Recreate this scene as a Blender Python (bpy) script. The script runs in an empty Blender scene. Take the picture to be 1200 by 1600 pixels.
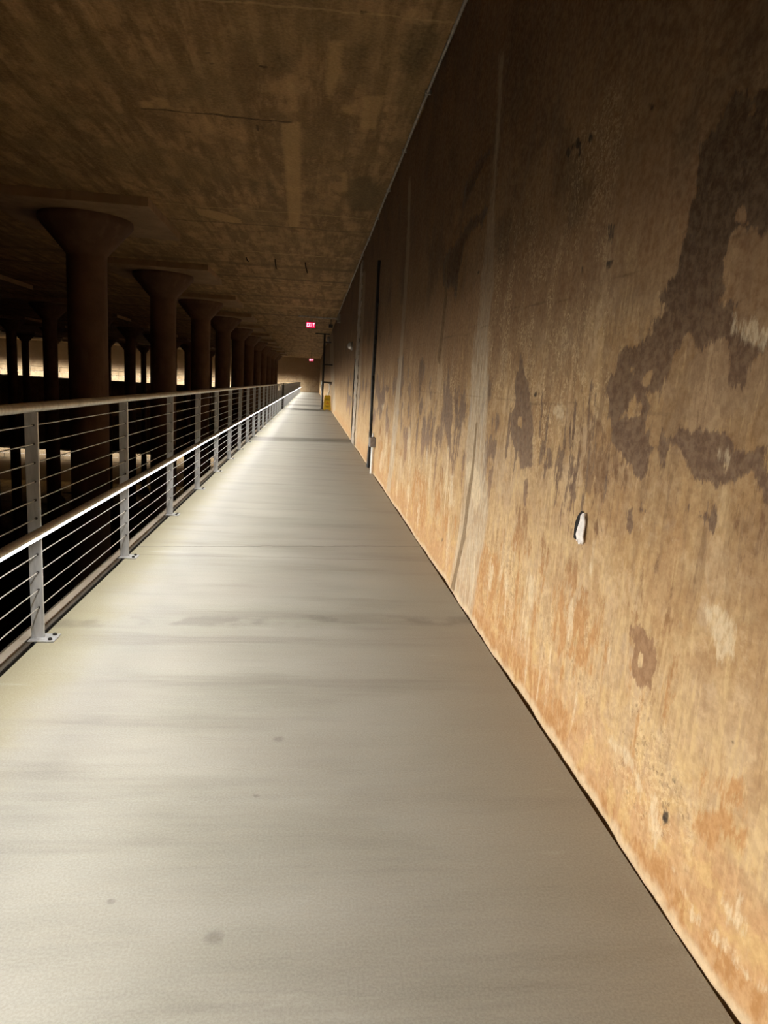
import bpy, math, random
import numpy as np
from mathutils import Matrix, Vector, noise as mnoise
random.seed(7)
scene = bpy.context.scene
COL = scene.collection

# ---------------------------------------------------------------- camera, world, exposure
CAM_H = 1.229
cam_data = bpy.data.cameras.new('camera')
cam = bpy.data.objects.new('camera', cam_data); COL.objects.link(cam)
cam_data.sensor_fit = 'VERTICAL'; cam_data.sensor_height = 36.0
cam_data.lens = 1070.4 / 1600.0 * 36.0
cam_data.clip_start = 0.05; cam_data.clip_end = 400
# rows: world X, Y, Z axes seen in camera space
RW = Matrix(((0.9928, -0.04002, -0.11291), (-0.10359, 0.18651, -0.97698), (0.06015, 0.98164, 0.18103)))
RW = Matrix([r.normalized() for r in RW])
m = RW.to_quaternion().to_matrix().to_4x4(); m.translation = Vector((0, 0, CAM_H))
cam.matrix_world = m
scene.camera = cam

world = bpy.data.worlds.new('world'); scene.world = world; world.use_nodes = True
world.node_tree.nodes['Background'].inputs[0].default_value = (0.02, 0.014, 0.008, 1)
world.node_tree.nodes['Background'].inputs[1].default_value = 0.02
scene.view_settings.view_transform = 'Standard'
scene.view_settings.look = 'None'
scene.view_settings.gamma = 1.0
scene.view_settings.exposure = 0.0
scene.view_settings.use_curve_mapping = False

# ---------------------------------------------------------------- place (metres; Y runs down the walkway)
XW = 0.921        # face of the long right hand wall
XE = -1.180       # water side edge of the walkway
XP = -1.192       # line of railing posts
XH = -1.065       # lit handrail
ZH = 0.563
ZC = 3.759        # ceiling
ZWATER = -3.86
Y0, Y1 = -6.0, 79.26
COLX, COLY0, BAY = -3.785, 12.414, 6.018
POST0, PSTEP = 3.115, 1.4855
LED_TILT = math.radians(46)   # lens: from straight down towards the walkway
LED_COLOR = (1.0, 0.97, 0.91)
# two beams shaped for the floor and wall light: a wide downward part and a flatter throw across the walk
# (tilt from straight down, watts per metre, spread)
LED_BEAMS = ((math.radians(34), 6.2, math.pi), (math.radians(77), 6.3, math.radians(100)))

def led_light(p, length, along, inward, gain=1.0):
    """the strip light let into the underside of the handrail, one per section"""
    for tilt, watts, spread in LED_BEAMS:
        L = bpy.data.lights.new('handrail_light', 'AREA'); L.shape = 'RECTANGLE'
        L.size = length; L.size_y = 0.016; L.energy = watts * length * gain; L.color = LED_COLOR
        L.spread = spread
        o = bpy.data.objects.new('handrail_light', L); COL.objects.link(o)
        d = (Vector(inward) * math.sin(tilt) + Vector((0, 0, -math.cos(tilt)))).normalized()
        x = Vector(along); z = -d; y = z.cross(x)
        mm = Matrix((x, y, z)).transposed().to_4x4(); mm.translation = Vector(p)
        o.matrix_world = mm

# ---------------------------------------------------------------- helpers
def tag(o, label=None, cat=None, group=None, kind=None):
    if label: o['label'] = label
    if cat: o['category'] = cat
    if group: o['group'] = group
    if kind: o['kind'] = kind
    return o

def link(name, data, parent=None, loc=None):
    o = bpy.data.objects.new(name, data); COL.objects.link(o)
    if parent is not None: o.parent = parent
    if loc is not None: o.location = loc
    return o

class MB:
    """collects shapes, then makes one mesh"""
    def __init__(s): s.v = []; s.f = []
    def add(s, v, f):
        n = len(s.v); s.v += [tuple(p) for p in v]; s.f += [tuple(i + n for i in q) for q in f]; return s
    def box(s, x0, x1, y0, y1, z0, z1, b=0.0):
        if b <= 0:
            v = [(x, y, z) for x in (x0, x1) for y in (y0, y1) for z in (z0, z1)]
            return s.add(v, [(0,1,3,2),(4,6,7,5),(0,4,5,1),(2,3,7,6),(0,2,6,4),(1,5,7,3)])
        # bevelled box: 24 vertices
        v = []; idx = {}
        for ix, sx in enumerate((-1, 1)):
            for iy, sy in enumerate((-1, 1)):
                for iz, sz in enumerate((-1, 1)):
                    X = (x0, x1)[ix]; Y = (y0, y1)[iy]; Z = (z0, z1)[iz]
                    for a in range(3):
                        p = [X - sx*b, Y - sy*b, Z - sz*b]
                        p[a] = (X, Y, Z)[a]
                        idx[(ix, iy, iz, a)] = len(v); v.append(p)
        f = []
        for a in range(3):
            for k in (0, 1):
                q = []
                for (i, j) in ((0,0),(1,0),(1,1),(0,1)):
                    c = [0,0,0]; c[a] = k; c[(a+1)%3] = i; c[(a+2)%3] = j
                    q.append(idx[(*c, a)])
                f.append(q if k else q[::-1])
        for a in range(3):
            b1, b2 = (a+1)%3, (a+2)%3
            for i in (0,1):
                for j in (0,1):
                    c0 = [0,0,0]; c0[b1] = i; c0[b2] = j; c1 = list(c0); c1[a] = 1
                    q = [idx[(*c0,b1)], idx[(*c1,b1)], idx[(*c1,b2)], idx[(*c0,b2)]]
                    f.append(q)
        for ix in (0,1):
            for iy in (0,1):
                for iz in (0,1):
                    f.append([idx[(ix,iy,iz,a)] for a in range(3)])
        return s.add(v, f)
    def tube(s, pts, r, n=12, caps=True):
        pts = [Vector(p) for p in pts]; rings = []; up = None
        rs = r if isinstance(r, (list, tuple)) else [r]*len(pts)
        for i, p in enumerate(pts):
            t = (pts[min(i+1, len(pts)-1)] - pts[max(i-1, 0)]).normalized()
            if up is None:
                up = Vector((0,0,1)) if abs(t.z) < .9 else Vector((0,1,0))
            a = t.cross(up).normalized(); b = a.cross(t).normalized(); up = b
            rings.append([p + (a*math.cos(2*math.pi*k/n) + b*math.sin(2*math.pi*k/n))*rs[i] for k in range(n)])
        v = [q for r_ in rings for q in r_]; f = []
        for i in range(len(rings)-1):
            for k in range(n):
                k2 = (k+1) % n
                f.append((i*n+k, i*n+k2, (i+1)*n+k2, (i+1)*n+k))
        if caps: f.append(tuple(range(n))[::-1]); f.append(tuple((len(rings)-1)*n+k for k in range(n)))
        return s.add(v, f)
    def lathe(s, prof, n=48, axis='Z', c=(0,0,0)):
        v = []
        for (r, h) in prof:
            for k in range(n):
                a = 2*math.pi*k/n
                p = (r*math.cos(a), r*math.sin(a), h) if axis == 'Z' else (h, r*math.cos(a), r*math.sin(a))
                v.append((p[0]+c[0], p[1]+c[1], p[2]+c[2]))
        f = [(i*n+k, i*n+(k+1)%n, (i+1)*n+(k+1)%n, (i+1)*n+k) for i in range(len(prof)-1) for k in range(n)]
        f.append(tuple(range(n))[::-1]); f.append(tuple((len(prof)-1)*n+k for k in range(n)))
        return s.add(v, f)
    def mesh(s, name, mat, smooth=False, angle=40):
        me = bpy.data.meshes.new(name); me.from_pydata(s.v, [], s.f); me.validate()
        import bmesh
        bm = bmesh.new(); bm.from_mesh(me); bmesh.ops.recalc_face_normals(bm, faces=bm.faces); bm.to_mesh(me); bm.free()
        me.materials.append(mat)
        if smooth:
            me.polygons.foreach_set('use_smooth', [True]*len(me.polygons))
            me.set_sharp_from_angle(angle=math.radians(angle))
        return me
    def build(s, name, mat, parent=None, smooth=False, loc=None):
        return link(name, s.mesh(name, mat, smooth), parent, loc)

# ---------------------------------------------------------------- materials
class NT:
    def __init__(s, name):
        s.m = bpy.data.materials.new(name); s.m.use_nodes = True
        s.t = s.m.node_tree; s.n = s.t.nodes; s.b = s.n['Principled BSDF']
        s.co = s.n.new('ShaderNodeTexCoord').outputs['Object']
    def lk(s, a, b):
        s.t.links.new(a, b)
    def setin(s, inp, v):
        if isinstance(v, bpy.types.NodeSocket): s.lk(v, inp)
        elif isinstance(v, (tuple, list)) and len(v) == 3 and inp.type == 'RGBA': inp.default_value = (*v, 1)
        else: inp.default_value = v
    def math(s, op, a, b=0.0, c=None, clamp=False):
        n = s.n.new('ShaderNodeMath'); n.operation = op; n.use_clamp = clamp
        s.setin(n.inputs[0], a); s.setin(n.inputs[1], b)
        if c is not None: s.setin(n.inputs[2], c)
        return n.outputs[0]
    def noise(s, scale, detail=4, rough=.55, sc=(1,1,1), off=(0,0,0), dist=0):
        mp = s.n.new('ShaderNodeMapping'); mp.inputs['Scale'].default_value = sc; mp.inputs['Location'].default_value = off
        s.lk(s.co, mp.inputs['Vector'])
        n = s.n.new('ShaderNodeTexNoise'); n.inputs['Scale'].default_value = scale
        n.inputs['Detail'].default_value = detail; n.inputs['Roughness'].default_value = rough
        n.inputs['Distortion'].default_value = dist
        s.lk(mp.outputs[0], n.inputs['Vector']); return n.outputs['Fac']
    def attr(s, name):
        n = s.n.new('ShaderNodeAttribute'); n.attribute_name = name; return n.outputs['Fac']
    def step(s, v, a, b, lo=0.0, hi=1.0):
        n = s.n.new('ShaderNodeMapRange'); n.interpolation_type = 'SMOOTHSTEP'
        s.setin(n.inputs['Value'], v)
        n.inputs['From Min'].default_value = a; n.inputs['From Max'].default_value = b
        n.inputs['To Min'].default_value = lo; n.inputs['To Max'].default_value = hi
        return n.outputs['Result']
    def mix(s, fac, a, b, mode='MIX'):
        n = s.n.new('ShaderNodeMix'); n.data_type = 'RGBA'; n.blend_type = mode
        s.setin(n.inputs['Factor'], fac)
        ins = [i for i in n.inputs if i.type == 'RGBA']
        s.setin(ins[0], a); s.setin(ins[1], b)
        return [o for o in n.outputs if o.type == 'RGBA'][0]
    def sep(s):
        n = s.n.new('ShaderNodeSeparateXYZ'); s.lk(s.co, n.inputs[0]); return n.outputs
    def bump(s, h, strength=.3, dist=.01, prev=None):
        n = s.n.new('ShaderNodeBump'); n.inputs['Strength'].default_value = strength
        n.inputs['Distance'].default_value = dist; s.lk(h, n.inputs['Height'])
        if prev is not None: s.lk(prev, n.inputs['Normal'])
        return n.outputs[0]
    def out(s, color, rough=.8, normal=None, metal=0.0, spec=None):
        s.setin(s.b.inputs['Base Color'], color); s.setin(s.b.inputs['Roughness'], rough)
        s.setin(s.b.inputs['Metallic'], metal)
        if spec is not None: s.setin(s.b.inputs['Specular IOR Level'], spec)
        if normal is not None: s.lk(normal, s.b.inputs['Normal'])
        return s.m

def plain(name, col, rough=.6, metal=0.0, var=.15, scale=30, emit=None, es=0):
    k = NT(name); n = k.noise(scale, 3)
    c = k.mix(k.step(n, .3, .7), tuple(x*(1-var) for x in col), tuple(min(1, x*(1+var)) for x in col))
    k.out(c, rough, None, metal)
    if emit:
        k.b.inputs['Emission Color'].default_value = (*emit, 1); k.b.inputs['Emission Strength'].default_value = es
    return k.m

def mat_wall():
    k = NT('stained_wall_concrete'); P = k.sep(); z = P[2]
    big = k.noise(1.3, 4, .6); big2 = k.noise(.9, 4, .6, off=(7,3,1))
    streak = k.noise(5, 5, .6, sc=(1,3.5,.45)); fstreak = k.noise(22, 4, .6, sc=(1,2.6,.28))
    fine = k.noise(45, 6, .65); mid = k.noise(11, 6, .6); diag = k.noise(7, 4, .6, sc=(1,1,1.2), dist=.6)
    far = k.step(P[1], 1.7, 3.4, .22, 1.0)
    cloud = k.noise(7, 7, .72, sc=(1,1,1.1), off=(1,7,3)); cloud2 = k.noise(2.6, 7, .7, off=(6,1,9))
    # dry tan concrete, browner and redder patches
    c = k.mix(k.step(big, .38, .6), (.43,.275,.135), (.47,.335,.215))
    c = k.mix(k.step(mid, .44, .62, 0, .75), c, (.53,.385,.225))
    c = k.mix(k.step(k.noise(3.3, 6, .68, off=(2,2,5)), .52, .66, 0, .55), c, (.36,.21,.10))
    c = k.mix(k.step(k.noise(4.5, 6, .68, off=(8,2,5)), .55, .68, 0, .6), c, (.58,.45,.31))
    c = k.mix(k.math('MULTIPLY', far, k.step(fstreak, .5, .66, 0, .65)), c, (.60,.43,.225))
    c = k.mix(k.math('MULTIPLY', far, k.step(fstreak, .49, .30, 0, .5)), c, (.29,.17,.08))
    c = k.mix(k.step(cloud, .52, .66, 0, .45), c, (.38,.24,.13))
    c = k.mix(k.step(cloud, .49, .38, 0, .6), c, (.60,.45,.30))
    c = k.mix(k.step(cloud2, .52, .60, 0, .45), c, (.40,.24,.12))
    c = k.mix(k.step(cloud2, .47, .40, 0, .40), c, (.54,.43,.33))
    c = k.mix(k.step(k.noise(14, 5, .7, off=(3,9,2)), .54, .68, 0, .35), c, (.34,.215,.12))
    # old water line: brown film above it
    edge = k.math('ADD', z, k.math('MULTIPLY', k.math('SUBTRACT', streak, .5), 1.5))
    edge = k.math('ADD', edge, k.math('MULTIPLY', k.math('SUBTRACT', big2, .5), 1.4))
    edge = k.math('ADD', edge, k.math('MULTIPLY', k.math('SUBTRACT', fstreak, .5), .5))
    film = k.step(edge, 1.1, 1.75)
    c = k.mix(k.math('MULTIPLY', film, .80), c, (.255,.140,.072))
    band = k.math('MULTIPLY', k.step(edge, .98, 1.05), k.step(edge, 1.4, 1.2))
    c = k.mix(k.math('MULTIPLY', band, .35), c, (.24,.14,.075))
    e2 = k.math('ADD', edge, k.math('MULTIPLY', k.math('SUBTRACT', k.noise(12, 7, .72, sc=(1,1.5,.4), off=(3,3,3)), .5), 1.1))
    c = k.mix(k.math('MULTIPLY', k.step(e2, 1.22, 1.27), k.step(z, 1.9, 1.5, 0, .42)), c, (.175,.10,.055))
    c = k.mix(k.math('MULTIPLY', k.step(e2, .86, .80), k.step(fstreak, .46, .56, 0, .5)), c, (.62,.46,.26))
    hi = k.step(k.math('ADD', z, k.math('MULTIPLY', k.math('SUBTRACT', big, .5), 1.5)), 1.7, 2.7)
    c = k.mix(k.math('MULTIPLY', hi, .78), c, (.125,.064,.030))
    c = k.mix(k.math('MULTIPLY', k.step(z, 1.5, 2.0), k.step(k.noise(1.8, 5, .6, off=(5,2,7)), .50, .62, 0, .5)), c, (.085,.05,.03))
    # orange rust foot
    foot = k.math('ADD', z, k.math('MULTIPLY', k.math('SUBTRACT', diag, .5), .55))
    c = k.mix(k.step(foot, .36, .10, 0, .62), c, (.52,.295,.150))
    c = k.mix(k.math('MULTIPLY', k.step(foot, .55, .2), k.step(k.noise(9, 5, .65, off=(1,5,8)), .5, .62, 0, .6)), c, (.62,.44,.21))
    jit = k.math('ADD', k.math('MULTIPLY', k.math('SUBTRACT', k.noise(14, 7, .72), .5), .05), k.math('MULTIPLY', k.math('SUBTRACT', k.noise(30, 5, .7, sc=(1,2.0,.35)), .5), .075))
    jit = k.math('MULTIPLY', jit, k.step(P[1], 2.6, 4.2, 1.0, 1.9))
    jit = k.math('ADD', jit, k.math('MULTIPLY', k.step(P[1], 3.2, 4.5, 0, .14), k.math('SUBTRACT', fstreak, .5)))
    mott = k.noise(16, 6, .7, sc=(1,1.3,.5), off=(6,1,1))
    def msk(a, lo=-.004, hi=.005, j=1.0):
        return k.step(k.math('ADD', k.attr(a), k.math('MULTIPLY', jit, j)), lo, hi)
    # crusty light speckle
    crust = k.math('MULTIPLY', k.step(k.attr('crust'), .05, .5), k.step(k.noise(6, 5, .7, sc=(1,1.4,.7), off=(5,5,5)), .43, .56))
    sp = k.math('MULTIPLY', k.step(k.noise(70, 5, .75), .50, .56), crust)
    c = k.mix(k.math('MULTIPLY', sp, .55), c, (.72,.57,.37))
    sp2 = k.math('MULTIPLY', k.step(k.noise(38, 5, .75, off=(4,4,4)), .56, .62), crust)
    c = k.mix(k.math('MULTIPLY', sp2, .6), c, (.17,.10,.055))
    rcol = k.mix(k.step(z, .45, .85), (.44,.235,.095), (.21,.12,.066))
    c = k.mix(k.math('MULTIPLY', msk('rust', -.012, .014, 1.6), k.step(mott, .44, .53, .15, .92)), c, rcol)
    dm = k.math('MULTIPLY', msk('dark'), k.math('SUBTRACT', 1.0, msk('hole', -.003, .003, .5)))
    dcol = k.mix(k.step(big, .35, .65), (.135,.073,.040), (.175,.102,.060))
    dcol = k.mix(k.step(z, .95, .6), dcol, (.27,.145,.072))
    dcol = k.mix(k.step(z, 1.25, 1.65), dcol, (.070,.036,.019))
    c = k.mix(k.math('MULTIPLY', dm, .95), c, dcol)
    gm = msk('grey', -.04, .025, .9)
    gcol = k.mix(k.step(fstreak, .35, .65), (.42,.345,.27), (.56,.49,.41))
    gcol = k.mix(k.step(z, 1.1, 1.9), gcol, (.36,.28,.21))
    c = k.mix(k.math('MULTIPLY', gm, k.step(fstreak, .38, .6, .5, .92)), c, gcol)
    pm = k.math('MULTIPLY', msk('pale', -.010, .010, 1.2), k.step(k.noise(55, 4, .7, sc=(1,1.5,.6)), .36, .56, .35, 1))
    c = k.mix(k.math('MULTIPLY', pm, .75), c, (.70,.60,.46))
    # whitish salt line right above the floor
    salt = k.step(k.math('ADD', z, k.math('MULTIPLY', k.math('SUBTRACT', mid, .5), .09)), .045, .005)
    salt = k.math('MULTIPLY', salt, k.step(z, -.03, -.0))
    c = k.mix(k.math('MULTIPLY', salt, .75), c, (.72,.60,.46))
    # board joints cast in the concrete
    for zz, st in ((1.20,.3),(1.60,.35),(2.42,.4)):
        d = k.math('ABSOLUTE', k.math('SUBTRACT', k.math('ADD', z, k.math('MULTIPLY', k.math('SUBTRACT', mid,.5), .012)), zz))
        lm = k.math('MULTIPLY', k.step(d, .007, .001), k.step(k.noise(2.0, 3, off=(zz*9,0,zz)), .46, .6, 0, st))
        c = k.mix(lm, c, (.12,.07,.04))
    cr = k.step(k.attr('crack'), -.008, .004)
    c = k.mix(k.math('MULTIPLY', cr, .75), c, (.13,.075,.03))
    c = k.mix(k.step(k.math('ADD', k.attr('spot'), k.math('MULTIPLY', jit, .25)), -.006, .003), c, (.030,.018,.012))
    c = k.mix(k.step(fine, .34, .66, 0, 1), k.mix(.14, c, (0,0,0)), k.mix(.10, c, (.8,.66,.46)))
    c = k.mix(1.0, c, (.96,.885,.745), 'MULTIPLY')
    nb = k.bump(fine, .35, .006); nb = k.bump(mid, .35, .014, nb)
    return k.out(c, k.step(dm, 0, 1, .85, .6), nb, spec=.3)

def mat_floor():
    k = NT('walkway_concrete'); P = k.sep(); x, y = P[0], P[1]
    swirl = k.noise(2.2, 5, .6, sc=(.55,1.5,1)); brush = k.noise(26, 4, .65, sc=(.12,1.6,1)); fine = k.noise(160, 3, .7)
    patch = k.noise(1.1, 4, .55, off=(2,8,0)); band = k.noise(3.2, 4, .6, sc=(.16,1.2,1), off=(5,1,0))
    c = k.mix(k.step(swirl, .3, .7), (.33,.305,.260), (.42,.392,.345))
    c = k.mix(k.step(patch, .42, .68, 0, .45), c, (.355,.312,.272))
    c = k.mix(k.step(band, .48, .68, 0, .5), c, (.225,.198,.162))
    c = k.mix(k.step(band, .48, .30, 0, .35), c, (.42,.385,.325))
    c = k.mix(k.step(brush, .38, .66, 0, .30), c, (.42,.38,.32))
    # yellow mineral bloom beside the railing
    ed = k.math('ADD', x, k.math('MULTIPLY', k.math('SUBTRACT', k.noise(3.5, 5, .6), .5), .42))
    c = k.mix(k.step(ed, -.80, -1.12, 0, .60), c, (.36,.30,.15))
    # floor turns browner towards the wall
    c = k.mix(k.step(k.math('ADD', x, k.math('MULTIPLY', k.math('SUBTRACT', swirl, .5), .6)), .25, .95, 0, .45), c, (.30,.245,.18))
    # dark bands across the walk
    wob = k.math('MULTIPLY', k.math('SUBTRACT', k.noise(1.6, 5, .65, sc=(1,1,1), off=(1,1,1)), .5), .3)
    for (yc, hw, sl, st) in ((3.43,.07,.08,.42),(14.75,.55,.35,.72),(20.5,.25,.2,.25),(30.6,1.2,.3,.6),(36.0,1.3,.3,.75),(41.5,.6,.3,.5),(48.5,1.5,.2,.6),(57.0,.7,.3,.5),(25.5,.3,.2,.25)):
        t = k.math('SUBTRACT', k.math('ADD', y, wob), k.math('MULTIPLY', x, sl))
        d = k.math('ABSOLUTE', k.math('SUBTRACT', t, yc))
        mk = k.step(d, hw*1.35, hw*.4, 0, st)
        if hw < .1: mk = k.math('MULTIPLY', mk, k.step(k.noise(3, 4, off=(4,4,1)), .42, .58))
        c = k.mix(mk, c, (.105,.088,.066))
    # hairline crack and control joint
    wj = k.math('MULTIPLY', k.math('SUBTRACT', k.noise(5, 4), .5), .07)
    for (yc, sl, st) in ((5.08,.15,.8),(4.72,.04,.35),(10.4,.1,.5),(22.0,.1,.5)):
        d = k.math('ABSOLUTE', k.math('SUBTRACT', k.math('SUBTRACT', k.math('ADD', y, wj), k.math('MULTIPLY', x, sl)), yc))
        c = k.mix(k.step(d, .010, .002, 0, st), c, (.10,.085,.07))
    # scuffs
    for (sx, sy, r) in ((-.115,1.885,.012),(-.064,2.219,.026),(-.165,1.353,.030),(-.42,1.47,.012)):
        dx = k.math('SUBTRACT', x, sx); dy = k.math('SUBTRACT', y, sy)
        d = k.math('SQRT', k.math('ADD', k.math('MULTIPLY', dx, dx), k.math('MULTIPLY', dy, dy)))
        d = k.math('ADD', d, k.math('MULTIPLY', k.math('SUBTRACT', k.noise(50, 3), .5), .02))
        c = k.mix(k.step(d, r, r*.3, 0, .42), c, (.13,.11,.09))
    c = k.mix(k.math('MULTIPLY', k.step(k.noise(2.4, 5, .6, sc=(.5,2.5,1), off=(9,4,0)), .64, .72), .3), c, (.55,.53,.48))
    c = k.mix(k.step(fine, .3, .7), k.mix(.10, c, (0,0,0)), k.mix(.06, c, (1,1,1)))
    c = k.mix(1.0, c, (.955,.985,.955), 'MULTIPLY')
    nb = k.bump(fine, .20, .0018); nb = k.bump(brush, .28, .004, nb)
    return k.out(c, k.step(swirl, .3, .7, .52, .66), nb, spec=.45)

def mat_ceiling():
    k = NT('board_marked_ceiling_concrete'); P = k.sep(); x, y = P[0], P[1]
    board = k.noise(5.5, 3, .5, sc=(1,.085,1)); board2 = k.noise(9, 5, .6, sc=(1,.14,1), off=(3,1,0))
    mid = k.noise(5, 6, .62, sc=(1,.55,1)); big = k.noise(.8, 4, .6); fine = k.noise(34, 5, .65)
    c = k.mix(k.step(board, .40, .60), (.170,.108,.054), (.335,.225,.122))
    c = k.mix(k.step(board2, .48, .66, 0, .6), c, (.44,.30,.165))
    c = k.mix(k.step(board2, .46, .32, 0, .5), c, (.14,.088,.044))
    c = k.mix(k.step(k.noise(2.2, 5, .65, sc=(1,.6,1), off=(4,4,0)), .50, .64, 0, .5), c, (.13,.085,.045))
    c = k.mix(k.step(mid, .47, .66, 0, .75), c, (.145,.092,.048))
    c = k.mix(k.step(mid, .44, .30, 0, .5), c, (.40,.285,.155))
    c = k.mix(k.step(big, .45, .62, 0, .45), c, (.20,.145,.075))
    jit = k.math('MULTIPLY', k.math('SUBTRACT', k.noise(16, 5, .6), .5), .11)
    def msk(a, lo=-.01, hi=.01, j=1.0): return k.step(k.math('ADD', k.attr(a), k.math('MULTIPLY', jit, j)), lo, hi)
    c = k.mix(k.math('MULTIPLY', msk('cdark', -.06, .05), .65), c, (.10,.072,.04))
    c = k.mix(k.math('MULTIPLY', msk('cpale', -.03, .02, .6), .70), c, (.42,.295,.15))
    wj = k.math('MULTIPLY', k.math('SUBTRACT', k.noise(3, 4), .5), .16)
    for (yc, w, st, cc) in ((5.33,.02,.35,(.5,.38,.2)),(11.32,.025,.5,(.5,.38,.2)),(12.35,.07,.5,(.07,.045,.025)),(14.9,.04,.45,(.5,.38,.2)),(16.5,.30,.55,(.09,.058,.03)),(18.5,.18,.65,(.08,.05,.028)),(19.2,.05,.5,(.5,.37,.2)),(22.5,.3,.55,(.08,.05,.03)),(25.0,.3,.5,(.48,.35,.19)),(28.6,.35,.6,(.08,.05,.03)),(34.6,.4,.6,(.08,.05,.03)),(40.6,.4,.6,(.08,.05,.03)),(46.6,.4,.6,(.08,.05,.03)),(52.7,.4,.6,(.08,.05,.03)),(58.7,.5,.6,(.08,.05,.03)),(64.7,.5,.6,(.08,.05,.03))):
        d = k.math('ABSOLUTE', k.math('SUBTRACT', k.math('SUBTRACT', k.math('ADD', y, wj), k.math('MULTIPLY', x, -.06)), yc))
        c = k.mix(k.step(d, w, w*.3, 0, st), c, cc)
    c = k.mix(k.step(k.attr('ccrack'), -.012, .006, 0, .85), c, (.035,.02,.012))
    c = k.mix(k.step(fine, .3, .7), k.mix(.16, c, (0,0,0)), k.mix(.08, c, (.8,.6,.35)))
    c = k.mix(1.0, c, (1.36,1.20,.96), 'MULTIPLY')
    nb = k.bump(fine, .35, .01); nb = k.bump(board2, .6, .025, nb); nb = k.bump(mid, .4, .035, nb)
    return k.out(c, .85, nb, spec=.25)

def mat_concrete(name, a, b, c2, tide=False):
    k = NT(name); n = k.noise(2, 5, .6); s = k.noise(6, 4, .6, sc=(1,1,.2)); fine = k.noise(40, 4, .6)
    c = k.mix(k.step(n, .35, .65), a, b); c = k.mix(k.step(s, .5, .68, 0, .6), c, c2)
    if tide:
        z = k.sep()[2]; e = k.math('ADD', z, k.math('MULTIPLY', k.math('SUBTRACT', k.noise(1.2, 5, .65), .5), 1.3))
        c = k.mix(k.step(e, .9, 1.9, 0, .8), c, (.22,.13,.075))
        c = k.mix(k.step(k.noise(5, 5, .6), .54, .64, 0, .5), c, (.26,.155,.085))
    return k.out(c, .85, k.bump(fine, .3, .008), spec=.3)

def mat_water():
    k = NT('black_still_water'); n = k.noise(1.2, 2, .5, sc=(1,1,1))
    return k.out((.002,.002,.002), .015, k.bump(n, .03, .02), spec=.5)

def mat_steel(name, col, rough):
    k = NT(name); n = k.noise(60, 4, .6, sc=(1,1,.15)); s = k.noise(8, 4)
    c = k.mix(k.step(n, .35, .65), tuple(x*.8 for x in col), col); c = k.mix(k.step(s, .55, .72, 0, .35), c, (.22,.19,.15))
    return k.out(c, k.step(s, .3, .7, rough, rough+.15), k.bump(n, .08, .002), metal=.45)

M = dict(
    wall=mat_wall(), floor=mat_floor(), ceiling=mat_ceiling(),
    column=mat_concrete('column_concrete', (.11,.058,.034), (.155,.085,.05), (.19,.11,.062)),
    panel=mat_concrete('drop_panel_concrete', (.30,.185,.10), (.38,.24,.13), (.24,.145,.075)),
    endwall=mat_concrete('end_wall_concrete', (.46,.33,.19), (.54,.40,.25), (.58,.44,.28), True),
    curb=mat_concrete('curb_concrete', (.36,.30,.23), (.45,.39,.31), (.28,.22,.16)),
    water=mat_water(),
    steel=mat_steel('brushed_steel_post', (.60,.60,.60), .42),
    rail=mat_steel('satin_steel_tube', (.62,.59,.53), .30),
    cable=mat_steel('wire_rope_steel', (.66,.64,.60), .35),
    dark=plain('dark_fitting', (.035,.03,.028), .45, .5),
    black=plain('black_sealant', (.010,.010,.010), .7, 0, .5, 25),
    lens=plain('lit_strip_lens', (.8,.8,.8), .4, 0, 0, 5, (1.0,.98,.95), 14.0),
    yellow=plain('yellow_plastic', (.78,.50,.02), .45, 0, .1),
    print_black=plain('black_print', (.16,.09,.01), .6),
    print_red=plain('red_print', (.6,.10,.02), .6),
    pipe=plain('grey_pipe', (.035,.028,.022), .5, .3, .3),
    conduit=plain('weathered_conduit', (.40,.35,.28), .45, .4, .25, 12),
    white=plain('white_plastic', (.86,.83,.77), .45, 0, .05),
    greybox=plain('grey_box_plastic', (.23,.20,.18), .55, .1, .15),
    chip=plain('broken_white_plaster', (.80,.74,.68), .8, 0, .12, 60),
    void=plain('dark_void', (.006,.004,.003), .95),
    patchband=plain('joint_filler', (.40,.33,.25), .85, 0, .25, 9),
    exit_face=plain('lit_exit_face', (.3,.01,.03), .4, 0, 0, 5, (1.0,.0,.08), .8),
    exit_text=plain('lit_exit_letters', (.9,.3,.4), .4, 0, 0, 5, (1.0,.42,.52), 3.5),
    mirror=plain('glass_dome', (.75,.74,.70), .18, .3, .1),
)
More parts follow.
